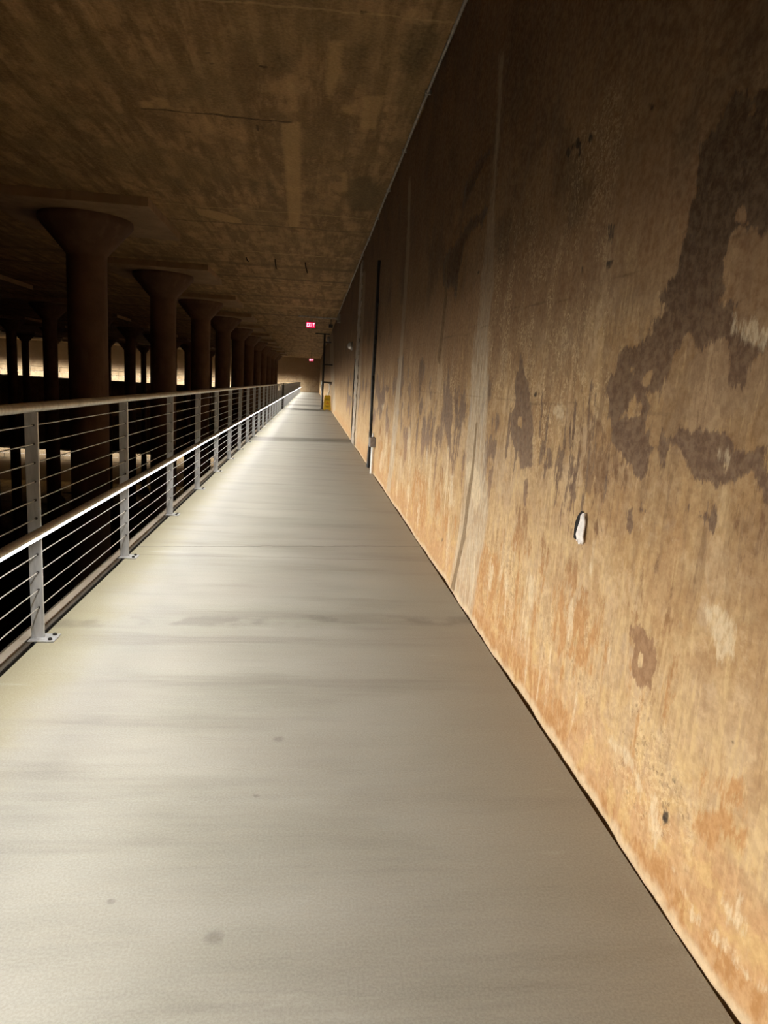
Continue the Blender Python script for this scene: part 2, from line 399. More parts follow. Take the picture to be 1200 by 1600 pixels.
WALL_STAINS={
  "dark":[
   [(1.604,1.932),(1.635,1.910),(1.669,1.880),(1.698,1.869),(1.722,1.855),(1.729,1.806),(1.719,1.744),(1.741,1.705),(1.748,1.676),(1.760,1.663),(1.766,1.602),(1.775,1.564),(1.809,1.545),(1.817,1.521),(1.836,1.515),(1.806,1.471),(1.837,1.454),(1.858,1.467),(1.871,1.409),(1.930,1.385),(2.033,1.381),(2.047,1.353),(2.056,1.306),(2.100,1.296),(2.110,1.247),(2.071,1.228),(2.067,1.179),(2.033,1.141),(1.923,1.213),(1.930,1.241),(1.866,1.221),(1.843,1.181),(1.817,1.208),(1.844,1.251),(1.794,1.257),(1.754,1.224),(1.780,1.244),(1.758,1.278),(1.749,1.294),(1.733,1.356),(1.705,1.371),(1.698,1.402),(1.660,1.395),(1.637,1.363),(1.578,1.353),(1.570,1.375),(1.534,1.384),(1.488,1.371),(1.469,1.342),(1.477,1.279),(1.432,1.270),(1.403,1.273),(1.393,1.313),(1.374,1.345),(1.340,1.356),(1.343,1.367),(1.388,1.361),(1.428,1.387),(1.481,1.419),(1.496,1.447),(1.456,1.457),(1.505,1.465),(1.531,1.451),(1.550,1.467),(1.537,1.494),(1.554,1.524),(1.546,1.578),(1.535,1.601),(1.500,1.630),(1.459,1.602),(1.394,1.574),(1.473,1.894),(1.512,1.897),(1.536,1.881),(1.573,1.920)],
   [(2.041,1.170),(1.915,1.186),(1.843,1.181),(1.826,1.146),(1.786,1.172),(1.732,1.165),(1.725,1.128),(1.711,1.138),(1.672,1.149),(1.644,1.164),(1.545,1.174),(1.453,1.166),(1.419,1.155),(1.398,1.136),(1.325,1.150),(1.291,1.159),(1.263,1.046),(1.296,1.074),(1.322,1.097),(1.352,1.086),(1.392,1.066),(1.448,1.051),(1.459,1.042),(1.480,1.053),(1.541,1.052),(1.575,1.071),(1.603,1.099),(1.649,1.124),(1.696,1.119),(1.697,1.060),(1.720,1.058),(1.746,1.118),(1.785,1.088),(1.787,1.044),(1.798,1.016),(1.852,1.026),(1.923,1.064),(2.022,1.103)],
   [(1.517,0.979),(1.480,0.975),(1.470,1.015),(1.449,1.003),(1.428,0.963),(1.448,0.929),(1.466,0.958),(1.501,0.972)],
   [(1.578,0.980),(1.551,0.991),(1.536,0.975),(1.556,0.974)],
   [(1.753,0.597),(1.722,0.624),(1.667,0.626),(1.626,0.606),(1.586,0.560),(1.607,0.512),(1.573,0.474),(1.590,0.460),(1.622,0.487),(1.657,0.456),(1.693,0.476),(1.718,0.513),(1.717,0.564)],
   [(3.034,1.399),(2.987,1.397),(2.947,1.328),(2.876,1.274),(2.801,1.169),(2.736,1.094),(2.735,1.015),(2.711,0.939),(2.875,0.904),(2.952,0.994),(2.986,0.890),(3.016,0.860),(2.990,0.962),(3.066,1.042),(3.120,1.112),(3.034,1.188),(3.091,1.273),(3.041,1.329)],
   [(4.655,1.373),(4.548,1.267),(4.422,1.104),(4.425,0.896),(4.491,0.848),(4.589,0.925),(4.707,1.049),(4.690,1.180)],
   [(4.386,1.219),(4.288,1.169),(4.221,0.993),(4.305,1.008)],
   [(4.182,1.183),(4.065,1.156),(4.081,1.010),(4.210,1.112)],
   [(3.985,2.532),(4.042,2.493),(4.247,2.430),(4.518,2.377),(4.633,2.385),(4.618,2.498),(4.369,2.542),(4.137,2.555)],
   [(3.882,2.233),(3.967,2.157),(4.316,2.165),(4.462,2.130),(4.596,1.925),(4.582,1.782),(4.696,1.918),(4.909,1.903),(5.191,2.006),(5.230,2.102),(5.135,2.175),(4.702,2.202),(4.433,2.245)],
   [(3.600,1.304),(3.519,1.297),(3.507,1.190),(3.580,1.171)],
   [(3.459,1.012),(3.315,0.991),(3.332,0.901),(3.438,0.915)],
   [(1.869,0.912),(1.836,0.927),(1.820,0.884),(1.832,0.853),(1.864,0.865)],
   [(1.805,0.942),(1.772,0.948),(1.750,0.934),(1.787,0.931)],
   [(2.584,1.030),(2.534,1.034),(2.512,0.963),(2.551,0.946)],
   [(2.447,1.043),(2.399,1.036),(2.410,0.940),(2.459,0.970)],
   [(2.329,0.929),(2.286,0.946),(2.269,0.870),(2.304,0.864)],
   [(2.223,0.911),(2.184,0.913),(2.195,0.817),(2.221,0.845)],
   [(2.211,1.774),(2.170,1.762),(2.179,1.711),(2.214,1.736)],
   [(7.646,1.532),(7.017,1.543),(6.876,1.258),(7.214,1.125)],
  ],
  "hole":[
   [(1.678,0.561),(1.660,0.561),(1.649,0.533),(1.662,0.515),(1.686,0.521),(1.692,0.544)],
   [(1.689,1.405),(1.661,1.400),(1.651,1.372),(1.671,1.360),(1.692,1.382)],
   [(1.861,1.316),(1.831,1.312),(1.836,1.278),(1.861,1.260),(1.886,1.281)],
   [(1.704,1.366),(1.685,1.342),(1.706,1.278),(1.729,1.270),(1.753,1.295),(1.723,1.343)],
   [(1.965,1.336),(1.934,1.328),(1.928,1.304),(1.954,1.310)],
   [(1.775,1.184),(1.743,1.169),(1.748,1.109),(1.799,1.113),(1.803,1.157)],
   [(1.664,1.122),(1.633,1.120),(1.597,1.076),(1.666,1.068),(1.701,1.089)],
   [(1.450,1.116),(1.432,1.111),(1.420,1.084),(1.439,1.084)],
   [(2.977,1.134),(2.909,1.123),(2.914,1.082),(2.983,1.091)],
   [(1.550,1.873),(1.517,1.874),(1.507,1.851),(1.527,1.846)],
   [(1.530,1.657),(1.497,1.662),(1.474,1.618),(1.524,1.635)],
  ],
  "rust":[
   [(3.502,0.356),(3.334,0.467),(3.033,0.462),(2.941,0.350),(2.858,0.256),(2.868,0.131),(3.217,0.131),(3.511,0.174)],
   [(2.378,0.523),(2.290,0.586),(2.295,0.644),(2.219,0.699),(2.150,0.661),(2.175,0.609),(2.027,0.610),(1.952,0.623),(1.938,0.556),(1.960,0.463),(2.015,0.441),(1.955,0.358),(2.055,0.336),(2.177,0.353),(2.255,0.296),(2.330,0.365)],
   [(1.343,0.393),(1.313,0.427),(1.267,0.435),(1.207,0.467),(1.183,0.441),(1.173,0.390),(1.140,0.327),(1.194,0.331),(1.238,0.324),(1.260,0.266),(1.279,0.276),(1.335,0.259),(1.347,0.275),(1.312,0.324),(1.267,0.363),(1.272,0.401),(1.315,0.386),(1.319,0.352),(1.336,0.357)],
   [(1.359,0.981),(1.339,0.992),(1.300,0.990),(1.273,0.983),(1.254,1.009),(1.243,0.966),(1.281,0.932),(1.281,0.916),(1.297,0.894),(1.339,0.905),(1.348,0.919),(1.323,0.954),(1.333,0.969)],
   [(2.298,1.167),(2.195,1.193),(2.108,1.156),(2.045,1.101),(1.941,1.053),(1.866,1.006),(1.895,0.964),(1.993,0.998),(2.018,0.924),(2.031,0.850),(2.083,0.892),(2.189,0.928),(2.253,0.973),(2.295,1.057)],
   [(5.787,0.559),(5.275,0.546),(5.079,0.302),(5.243,0.116),(5.792,0.166),(6.002,0.360)],
   [(4.835,0.513),(4.600,0.550),(4.585,0.396),(4.714,0.348)],
   [(2.872,0.750),(2.711,0.752),(2.687,0.594),(2.777,0.515),(2.910,0.568)],
   [(2.141,0.914),(2.065,0.916),(2.014,0.823),(2.079,0.788)],
   [(1.780,0.622),(1.749,0.680),(1.809,0.651)],
   [(1.297,0.994),(1.259,1.028),(1.245,0.972)],
   [(1.158,0.008),(1.274,-0.025),(1.391,-0.027),(1.523,-0.036),(1.728,-0.022),(1.871,-0.023),(2.092,-0.035),(2.110,0.027),(1.868,0.056),(1.649,0.075),(1.517,0.073),(1.409,0.136),(1.368,0.116),(1.267,0.099),(1.209,0.117),(1.137,0.106),(1.075,0.107),(1.033,0.120),(1.022,0.074),(1.081,0.010)],
   [(2.309,0.018),(2.727,0.009),(3.303,-0.003),(3.770,-0.003),(3.556,0.087),(2.973,0.122),(2.504,0.151),(2.265,0.218),(2.147,0.152),(2.027,0.144),(2.113,0.037)],
  ],
  "pale":[
   [(1.435,0.767),(1.395,0.796),(1.371,0.796),(1.354,0.780),(1.318,0.775),(1.306,0.754),(1.304,0.718),(1.293,0.701),(1.339,0.674),(1.366,0.701),(1.386,0.739),(1.424,0.758)],
   [(1.175,0.255),(1.151,0.245),(1.133,0.200),(1.117,0.152),(1.137,0.164),(1.148,0.175),(1.174,0.164),(1.197,0.191),(1.195,0.216),(1.182,0.204),(1.170,0.181),(1.151,0.193),(1.153,0.228),(1.174,0.244)],
   [(1.393,0.119),(1.369,0.119),(1.310,0.112),(1.278,0.090),(1.232,0.110),(1.195,0.107),(1.153,0.122),(1.105,0.106),(1.036,0.129),(1.033,0.117),(1.113,0.095),(1.159,0.104),(1.202,0.089),(1.242,0.093),(1.284,0.074),(1.323,0.096)],
   [(1.520,0.237),(1.488,0.241),(1.459,0.171),(1.470,0.126),(1.511,0.152)],
   [(1.803,0.244),(1.681,0.262),(1.601,0.251),(1.553,0.207),(1.568,0.197),(1.626,0.231),(1.694,0.238),(1.806,0.221)],
   [(2.224,0.512),(2.192,0.546),(2.155,0.443),(2.189,0.395),(2.212,0.410)],
   [(1.870,0.483),(1.856,0.495),(1.841,0.460),(1.858,0.453)],
   [(3.978,0.782),(3.830,0.837),(3.587,0.796),(3.514,0.669),(3.585,0.586),(3.753,0.628)],
   [(4.378,0.670),(4.268,0.705),(4.192,0.512),(4.347,0.484)],
   [(2.571,1.178),(2.496,1.205),(2.446,1.148),(2.498,1.145)],
   [(1.465,1.114),(1.441,1.139),(1.423,1.105),(1.433,1.089)],
   [(2.631,0.500),(2.567,0.505),(2.558,0.374),(2.615,0.396)],
   [(3.209,0.399),(3.149,0.399),(3.163,0.265),(3.208,0.251)],
   [(1.485,1.433),(1.434,1.415),(1.353,1.382),(1.346,1.357),(1.399,1.359),(1.476,1.397)],
  ],
  "grey":[
   [(3.909,2.963),(3.852,2.939),(3.824,2.746),(3.807,2.586),(3.802,2.272),(3.783,2.139),(3.726,1.936),(3.681,1.768),(3.691,1.605),(3.648,1.404),(3.569,1.138),(3.455,0.813),(3.340,0.632),(3.359,0.461),(3.440,0.302),(3.491,0.036),(3.571,-0.086),(3.913,-0.010),(4.096,0.057),(3.984,0.272),(3.946,0.556),(3.947,0.748),(3.996,0.971),(4.011,1.195),(4.012,1.379),(3.965,1.558),(3.906,1.693),(3.926,1.833),(3.900,1.965),(3.897,2.198),(3.843,2.314),(3.879,2.610),(3.893,2.803)],
   [(7.613,3.362),(7.450,3.318),(7.212,2.529),(7.157,2.024),(7.152,1.516),(7.185,0.860),(7.269,0.376),(7.523,0.056),(7.849,0.042),(7.664,0.545),(7.545,1.117),(7.488,1.661),(7.420,2.051),(7.421,2.565)],
   [(14.102,3.401),(13.371,3.292),(13.214,2.642),(13.172,1.708),(13.305,0.747),(13.436,-0.031),(14.769,0.005),(14.679,0.692),(14.093,1.737),(14.127,2.735)],
   [(40.351,4.000),(33.962,3.720),(25.587,0.255),(28.312,0.016),(33.020,1.156)],
  ],
  "crack":[
   [(3.785,1.058),(3.755,1.060),(3.759,0.773),(3.802,0.582),(3.814,0.391),(3.909,0.172),(3.978,0.010),(4.077,0.008),(3.983,0.171),(3.891,0.412),(3.878,0.606),(3.817,0.802)],
   [(5.327,3.611),(5.274,3.588),(5.160,3.121),(5.114,2.773),(5.140,2.780),(5.211,3.138)],
   [(2.318,1.618),(2.028,1.596),(1.772,1.587),(1.771,1.584),(2.027,1.593),(2.316,1.614)],
   [(5.023,1.593),(4.272,1.571),(3.696,1.579),(3.693,1.573),(4.269,1.563),(5.020,1.584)],
   [(3.256,1.621),(2.797,1.600),(2.477,1.574),(2.477,1.572),(2.796,1.595),(3.255,1.618)],
   [(4.711,1.404),(3.956,1.403),(3.955,1.400),(4.710,1.400)],
   [(2.834,1.194),(2.340,1.210),(2.339,1.207),(2.832,1.189)],
   [(2.006,1.207),(1.594,1.199),(1.593,1.196),(2.004,1.201)],
   [(4.998,1.892),(5.058,2.162),(5.008,2.154),(4.900,1.880),(5.001,1.538),(5.047,1.403),(5.119,1.451)],
   [(15.609,1.224),(15.370,1.225),(14.664,0.151),(15.017,0.012),(15.297,0.045)],
  ],
  "spot":[
   [(1.458,0.225),(1.446,0.240),(1.433,0.238),(1.428,0.219),(1.440,0.205),(1.454,0.210)],
   [(1.441,0.335),(1.430,0.339),(1.429,0.325),(1.438,0.324)],
   [(2.702,2.138),(2.677,2.144),(2.649,2.113),(2.666,2.105),(2.697,2.121)],
   [(2.638,2.140),(2.612,2.136),(2.612,2.115),(2.639,2.123)],
   [(2.603,2.146),(2.577,2.143),(2.538,2.109),(2.553,2.101),(2.588,2.116)],
   [(2.560,2.103),(2.542,2.102),(2.536,2.062),(2.555,2.068)],
   [(2.460,2.113),(2.443,2.112),(2.414,2.084),(2.429,2.081),(2.454,2.093)],
   [(2.037,2.064),(2.016,2.052),(2.015,2.035),(2.037,2.047)],
   [(1.825,1.372),(1.803,1.369),(1.808,1.359)],
   [(4.012,1.904),(3.945,1.888),(3.957,1.879),(4.021,1.888)],
   [(2.781,1.240),(2.749,1.241),(2.759,1.222),(2.785,1.224)],
   [(4.514,0.221),(4.450,0.236),(4.464,0.215)],
   [(2.419,1.681),(2.400,1.674),(2.409,1.667)],
   [(2.411,1.652),(2.386,1.644),(2.401,1.638)],
   [(2.202,1.657),(2.153,1.653),(2.167,1.636),(2.197,1.641)],
   [(1.265,0.531),(1.258,0.530),(1.261,0.523)],
  ],
}
CEILING_STAINS={
  "cpale":[
   [(-0.403,7.613),(-0.220,7.474),(-0.263,11.168),(-0.334,12.305),(-0.474,12.360),(-0.413,8.746)],
   [(0.034,5.768),(0.120,5.747),(0.135,6.355),(0.062,6.844),(0.018,6.646)],
   [(-1.726,7.370),(-1.599,7.336),(-1.636,7.502),(-1.752,7.534)],
   [(0.182,6.929),(0.272,6.935),(0.270,7.122),(0.203,7.109)],
   [(-1.897,11.567),(-1.567,11.650),(-1.262,12.054),(-1.268,12.429),(-1.603,12.322),(-1.915,11.992)],
   [(-1.572,7.208),(-1.464,7.254),(-1.475,7.458),(-1.564,7.451)],
   [(0.268,9.031),(0.319,8.962),(0.373,9.867),(0.305,9.891)],
   [(0.372,6.690),(0.540,6.645),(0.526,7.437),(0.400,7.473)],
  ],
  "cdark":[
   [(0.594,5.397),(0.676,5.333),(0.771,5.355),(0.849,5.522),(0.807,5.838),(0.734,6.201),(0.641,6.105),(0.595,5.682)],
   [(0.367,9.271),(0.632,9.047),(0.817,9.714),(0.827,10.766),(0.501,10.886),(0.372,10.198)],
   [(0.252,5.765),(0.314,5.802),(0.316,5.960),(0.263,5.919)],
   [(-0.902,9.689),(-0.787,9.797),(-0.862,10.459),(-0.939,10.318)],
   [(-1.910,9.875),(-1.836,10.146),(-1.864,10.807),(-1.942,10.497)],
   [(-0.389,6.081),(-0.237,6.043),(-0.245,6.391),(-0.393,6.368)],
   [(-0.692,9.620),(-0.592,9.732),(-0.617,10.546),(-0.698,10.402)],
  ],
  "ccrack":[
   [(-1.769,7.554),(-1.517,7.518),(-1.275,7.533),(-1.023,7.496),(-0.933,7.521),(-0.903,7.529),(-0.526,7.526),(-0.297,7.496),(-0.298,7.531),(-0.655,7.562),(-0.939,7.573),(-1.053,7.538),(-1.278,7.550),(-1.524,7.552),(-1.773,7.572)],
   [(-0.938,6.162),(-0.900,6.174),(-0.944,6.207)],
   [(-0.547,6.312),(-0.464,6.315),(-0.477,6.366),(-0.534,6.344)],
   [(-0.936,6.364),(-0.895,6.365),(-0.941,6.400)],
   [(0.234,5.290),(0.287,5.295),(0.246,5.338)],
   [(-0.639,5.360),(-0.620,5.339),(-0.624,5.381)],
   [(-0.576,5.329),(-0.558,5.325),(-0.570,5.401)],
   [(-0.658,7.685),(-0.641,7.716),(-0.653,7.886),(-0.669,7.834)],
   [(-0.601,7.705),(-0.588,7.701),(-0.602,7.815)],
  ],
}

# ---------------------------------------------------------------- stain maps (shapes in metres on the wall and ceiling)
def sdf(polys, A, B, clip=.3):
    """signed distance, positive inside, of points (A,B) to a set of outlines"""
    out = np.full(A.shape, -clip)
    for poly in polys:
        q = np.array(poly); lo = q.min(0) - clip; hi = q.max(0) + clip
        sel = np.where((A > lo[0]) & (A < hi[0]) & (B > lo[1]) & (B < hi[1]))[0]
        if not len(sel): continue
        a = A[sel]; b = B[sel]; d2 = np.full(a.shape, 1e9); ins = np.zeros(a.shape, bool)
        for i in range(len(q)):
            p0 = q[i-1]; p1 = q[i]; e = p1 - p0; L = max(e @ e, 1e-12)
            t = np.clip(((a-p0[0])*e[0] + (b-p0[1])*e[1]) / L, 0, 1)
            d2 = np.minimum(d2, (a-p0[0]-t*e[0])**2 + (b-p0[1]-t*e[1])**2)
            if p0[1] != p1[1]:
                c = ((p0[1] > b) != (p1[1] > b)) & (a < (p1[0]-p0[0])*(b-p0[1])/(p1[1]-p0[1]) + p0[0])
                ins ^= c
        d = np.sqrt(d2) * np.where(ins, 1, -1)
        out[sel] = np.maximum(out[sel], np.clip(d, -clip, clip))
    return out

def grid_mesh(name, us, vs, fn, mat, flip=False):
    U, V = np.meshgrid(us, vs, indexing='ij'); U = U.ravel(); V = V.ravel()
    co = fn(U, V); nu, nv = len(us), len(vs)
    i = (np.arange(nu-1)[:, None]*nv + np.arange(nv-1)[None, :]).ravel()
    f = np.stack([i, i+nv, i+nv+1, i+1], 1)
    if flip: f = f[:, ::-1]
    me = bpy.data.meshes.new(name)
    me.vertices.add(len(U)); me.vertices.foreach_set('co', co.astype(np.float32).ravel())
    me.loops.add(f.size); me.loops.foreach_set('vertex_index', f.astype(np.int32).ravel())
    me.polygons.add(len(f)); me.polygons.foreach_set('loop_start', np.arange(0, f.size, 4, dtype=np.int32))
    me.polygons.foreach_set('use_smooth', np.ones(len(f), bool))
    me.update(calc_edges=True); me.validate(); me.materials.append(mat)
    return me, U, V

def add_attr(me, name, vals):
    at = me.attributes.new(name, 'FLOAT', 'POINT'); at.data.foreach_set('value', vals.astype(np.float32))

def wave(a, b):
    """slow unevenness of hand-cast concrete, metres"""
    return (.0050*np.sin(a*3.1+b*1.3+.5) + .0035*np.sin(a*7.7-b*3.9) + .0022*np.sin(a*17.3+b*5.1+2)
            + .0012*np.sin(a*41+b*11) + .0008*np.sin(a*83-b*37))

def bands(*seg):
    out = []
    for a, b, n in seg: out += list(np.linspace(a, b, n, endpoint=False))
    out.append(seg[-1][1]); return np.array(out)

# right hand wall: runs of old damp that dripped down from the former water line
def drips(n, ya, yb, za, zb, k, seed):
    rnd = random.Random(seed); out = []
    for _ in range(n):
        y = rnd.uniform(ya, yb); s = (y/3.0)**1.7*k
        z1 = rnd.uniform(za, zb); L = rnd.uniform(.07, .34)*(1+.25*(y > 4)); w = rnd.uniform(.010, .034)*s
        a = [(y-w*rnd.uniform(.5, 1), z1-L*.12), (y-w*rnd.uniform(.7, 1.1), z1-L*.4), (y-w*rnd.uniform(.3, .8), z1-L*.7), (y+w*rnd.uniform(-.3, .3), z1-L)]
        c = [(y+w*rnd.uniform(.3, .8), z1-L*.65), (y+w*rnd.uniform(.7, 1.2), z1-L*.3), (y+w*rnd.uniform(.2, .6), z1-L*.05), (y-w*.1, z1+L*.05)]
        out.append(a + c)
    return out
WALL_STAINS['dark'] += (drips(34, 3.9, 5.6, .78, 1.32, 1, 3) + drips(46, 5.6, 10.1, .8, 1.5, 1, 4) + drips(34, 10.4, 18, .8, 1.5, .8, 9)
                        + drips(22, 2.15, 3.7, .82, 1.28, .75, 5) + drips(16, 2.0, 2.75, .95, 1.25, .8, 6))
WALL_STAINS['rust'] += drips(26, 4.0, 9.0, .25, .75, 1.3, 7) + drips(22, 2.1, 3.7, .28, .70, 1.3, 8) + drips(9, 1.3, 2.2, .45, .95, 1.6, 12)
WALL_STAINS['pale'] += drips(22, 3.8, 9.0, .25, 1.0, .7, 10) + drips(14, 1.9, 3.6, .2, .8, .5, 11)
gy = np.concatenate([bands((Y0, .9, 30), (.9, 3.2, 200), (3.2, 6, 150)), 6 + (Y1-6)*(np.geomspace(1, 60, 130)[1:]-1)/59])
gz = bands((-4.3, -.1, 8), (-.1, 2.3, 130), (2.3, ZC+.05, 40))
def wallco(Yv, Zv):
    X = XW + wave(Yv, Zv)
    # the open expansion joint is a real slot in the wall
    X = X + np.where((np.abs(Yv-10.27) < .05) & (Zv < 2.98), .0, 0)
    return np.stack([X, Yv, Zv], 1)
me, Yv, Zv = grid_mesh('wall_right', gy, gz, wallco, M['wall'], flip=True)
for key in ('dark', 'hole', 'rust', 'pale', 'grey', 'crack', 'spot'):
    add_attr(me, key, sdf(WALL_STAINS[key], Yv, Zv, .3))
crust = np.zeros(Yv.shape)
for (cy, cz, ry, rz, s) in ((2.60,1.38,.50,.38,1.2),(3.3,1.6,.5,.45,.8),(2.9,1.15,.35,.3,.8),(2.0,.35,.5,.18,.9),(3.0,.35,.6,.25,.6),(1.7,.25,.4,.15,.8),(4.6,1.1,.5,.4,.5),(5.5,.6,.8,.3,.5),(2.4,2.0,.3,.3,.5)):
    crust = np.maximum(crust, s*np.exp(-((Yv-cy)/ry)**2 - ((Zv-cz)/rz)**2))
add_attr(me, 'crust', crust)
wall = tag(link('wall_right', me), 'tall tan and brown stained concrete wall along the right of the walkway', kind='structure')

def wall_x(y, z): return XW + float(wave(np.float64(y), np.float64(z)))

# ceiling: fine near the camera, coarse beyond
gx = bands((-48, -3, 12), (-3, XW+.03, 150))
gyc = bands((Y0, 3.4, 10), (3.4, 9, 210), (9, 20, 110), (20, Y1, 30))
me, Xv, Yc = grid_mesh('ceiling', gx, gyc, lambda a, b: np.stack([a, b, ZC + .6*wave(a, b)], 1), M['ceiling'], flip=True)
for key in ('cpale', 'cdark', 'ccrack'): add_attr(me, key, sdf(CEILING_STAINS[key], Xv, Yc, .3))
tag(link('ceiling', me), 'dim brown board-marked concrete ceiling', kind='structure')

# walkway slab with a ledge outside its edge, the steel edge strip and the beige curb
def prism(prof, y0, y1, n=1):
    """extrude an (x, z) outline along Y"""
    mb = MB(); k = len(prof); ys = np.linspace(y0, y1, n+1)
    v = [(x, y, z) for y in ys for (x, z) in prof]
    f = [(i*k+j, i*k+(j+1) % k, (i+1)*k+(j+1) % k, (i+1)*k+j) for i in range(n) for j in range(k)]
    f += [tuple(range(k)), tuple(n*k+j for j in range(k))]
    return mb.add(v, f)
fl = prism([(XE, 0), (XE+.004, .0), (XW-.016, 0), (XW-.012, -.004), (XW-.012, -.22), (-1.30, -.22), (-1.30, -.07), (XE, -.07)], Y0, 77.1)
floor = tag(fl.build('floor', M['floor']), 'smooth beige concrete walkway running to the far end', kind='structure')
fe = MB().box(-46, XW-.012, 77.1, Y1-.005, -.22, 0)
tag(fe.build('floor', M['floor']), 'far cross walkway along the end wall', kind='structure')
cb = prism([(-1.292, -.07), (-1.235, -.07), (-1.235, -.006), (-1.239, -.002), (-1.288, -.002), (-1.292, -.006)], Y0, 77.1)
tag(cb.build('trim_1', M['curb']), 'narrow beige curb outside the railing', kind='structure')
st = prism([(-1.2135, -.07), (-1.2085, -.07), (-1.2085, -.012), (-1.2135, -.012)], Y0, 77.1)
tag(st.build('trim_2', M['pipe']), 'thin steel edge strip of the walkway', kind='structure')

tag(MB().box(-46, XW+.3, Y1, Y1+.3, -4.3, ZC+.05).build('wall_back', M['endwall']), 'lit concrete wall at the far end of the cistern', kind='structure')
tag(MB().box(-46, XW+.3, Y0-.3, Y0, -4.3, ZC+.05).build('wall_front', M['endwall']), 'concrete wall behind the viewer', kind='structure')
tag(MB().box(-46.3, -46, Y0-.3, Y1+.3, -4.3, ZC+.05).build('wall_left', M['endwall']), 'dark concrete wall far to the left', kind='structure')
w = MB().add([(-45.98, Y0+.02, ZWATER), (XW-.02, Y0+.02, ZWATER), (XW-.02, Y1-.02, ZWATER), (-45.98, Y1-.02, ZWATER)], [(0,1,2,3)])
tag(w.build('water_surface', M['water']), 'black mirror-still water below the walkway', 'water', kind='stuff')

# ---------------------------------------------------------------- columns
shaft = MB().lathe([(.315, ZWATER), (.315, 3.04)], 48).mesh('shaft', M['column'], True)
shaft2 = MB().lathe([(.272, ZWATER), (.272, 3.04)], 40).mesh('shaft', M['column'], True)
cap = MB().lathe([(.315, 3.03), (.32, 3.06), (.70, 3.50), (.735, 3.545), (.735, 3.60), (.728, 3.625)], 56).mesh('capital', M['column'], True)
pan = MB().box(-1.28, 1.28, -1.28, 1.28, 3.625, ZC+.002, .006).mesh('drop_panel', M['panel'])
ordw = ['first','second','third','fourth','fifth','sixth','seventh','eighth','ninth','tenth','eleventh']
roww = ['', 'second', 'third', 'fourth', 'fifth', 'sixth', 'seventh']
for j in range(4):
    for i in range(-2 if j else 0, 11):
        x = COLX; y = COLY0 + BAY*i
        if j: x = -3.953 - 6.519*j; y = 10.79 - .084*j + 6.271*i
        if y < 4: continue
        t = link('concrete_column', None, None, (x, y, 0)); t.empty_display_size = .3; t['kind'] = 'thing'
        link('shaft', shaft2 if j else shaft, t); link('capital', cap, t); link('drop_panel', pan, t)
        if j == 0:
            lab = ('nearest large round concrete column with flared capital, beyond the railing at left' if i == 0 else
                   '%s round concrete column from the viewer in the row beside the railing' % ordw[i] if i < 10 else
                   'farthest round concrete column of the row beside the railing')
            tag(t, lab, 'column', 'flared concrete columns beside the railing')
        else:
            nn = i + 3
            lab = ('nearest dark column' if nn == 1 else 'farthest dark column' if nn == 13 else 'dark round column, %s from the near end,' % (ordw[nn-1] if nn < 12 else 'twelfth'))
            tag(t, '%s of the %s row back from the railing' % (lab, roww[j]), 'column', 'dark columns of the %s row' % roww[j])

# ---------------------------------------------------------------- cable railings
RTOP = 1.046
def post_mesh():
    mb = MB()
    mb.box(-.0275, .0275, -.006, .006, -.10, RTOP-.019, .0012)
    return mb.mesh('post', M['steel'])
PM = post_mesh()
BP = MB().box(-.03, .085, -.048, .048, -.0, .007, .002).mesh('base_plate', M['steel'])
BL = MB().lathe([(.0095, .007), (.0095, .013), (.006, .016)], 6).mesh('bolt', M['dark'], True)
CZ = [RTOP-.075, RTOP-.156, RTOP-.238, RTOP-.320, RTOP-.402, RTOP-.484, RTOP-.566, RTOP-.648, RTOP-.730, RTOP-.812, RTOP-.894]
FT = MB().tube([(.011, -.019, 0), (.011, .019, 0)], .0055, 6).mesh('cable_fitting', M['dark'])

def make_railing(ya, yb, label, y_first, end=False):
    root = link('cable_railing', None, None, (XP, ya, 0))
    tag(root, label, 'railing', 'steel cable railings with lit handrails')
    L = yb - ya
    MB().tube([(0, 0, RTOP), (0, L, RTOP)], .0215, 20).build('top_rail', M['rail'], root, True)
    ends = [0, L]; y = y_first - ya; ys = []
    while y < L - .02:
        if y > .02: ys.append(y)
        y += PSTEP
    for yy in ys:
        p = link('post', PM, root, (0, yy, 0))
        if yy + ya < 45:
            link('base_plate', BP, p)
        if yy + ya < 13:
            for z in CZ: link('cable_fitting', FT, p, (0, 0, z))
        if yy + ya < 14:
            for dx, dy in ((.062, .030), (.062, -.030)): link('bolt', BL, p, (dx, dy, 0))
    for z in CZ:
        MB().tube([(.011, 0, z), (.011, L, z)], .0026, 6, False).build('cable', M['cable'], root, True)
    hx = XH - XP
    MB().tube([(hx, 0, ZH), (hx, L, ZH)], .0185, 20).build('handrail', M['rail'], root, True)
    # lens let into the walkway side underside of the tube
    d = Vector((math.sin(LED_TILT), 0, -math.cos(LED_TILT))); s = Vector((math.cos(LED_TILT), 0, math.sin(LED_TILT)))
    c = Vector((hx, 0, ZH)) + d*.0165
    prof = [c + s*.010, c + s*.010 + d*.001, c + s*.006 + d*.005, c - s*.006 + d*.005, c - s*.010 + d*.001, c - s*.010]
    prism([(q.x, q.z) for q in prof], .01, L-.01).build('light_strip', M['lens'], root)
    edges = [0] + ys + [L]
    for yy in ys:
        if yy + ya > 50: continue
        b = MB().tube([(.028, yy+.0, ZH-.045), (hx*.75, yy, ZH-.045), (hx, yy, ZH-.012)], .006, 8)
        b.build('handrail_bracket', M['dark'], root, True)
    return root, ys, d, c

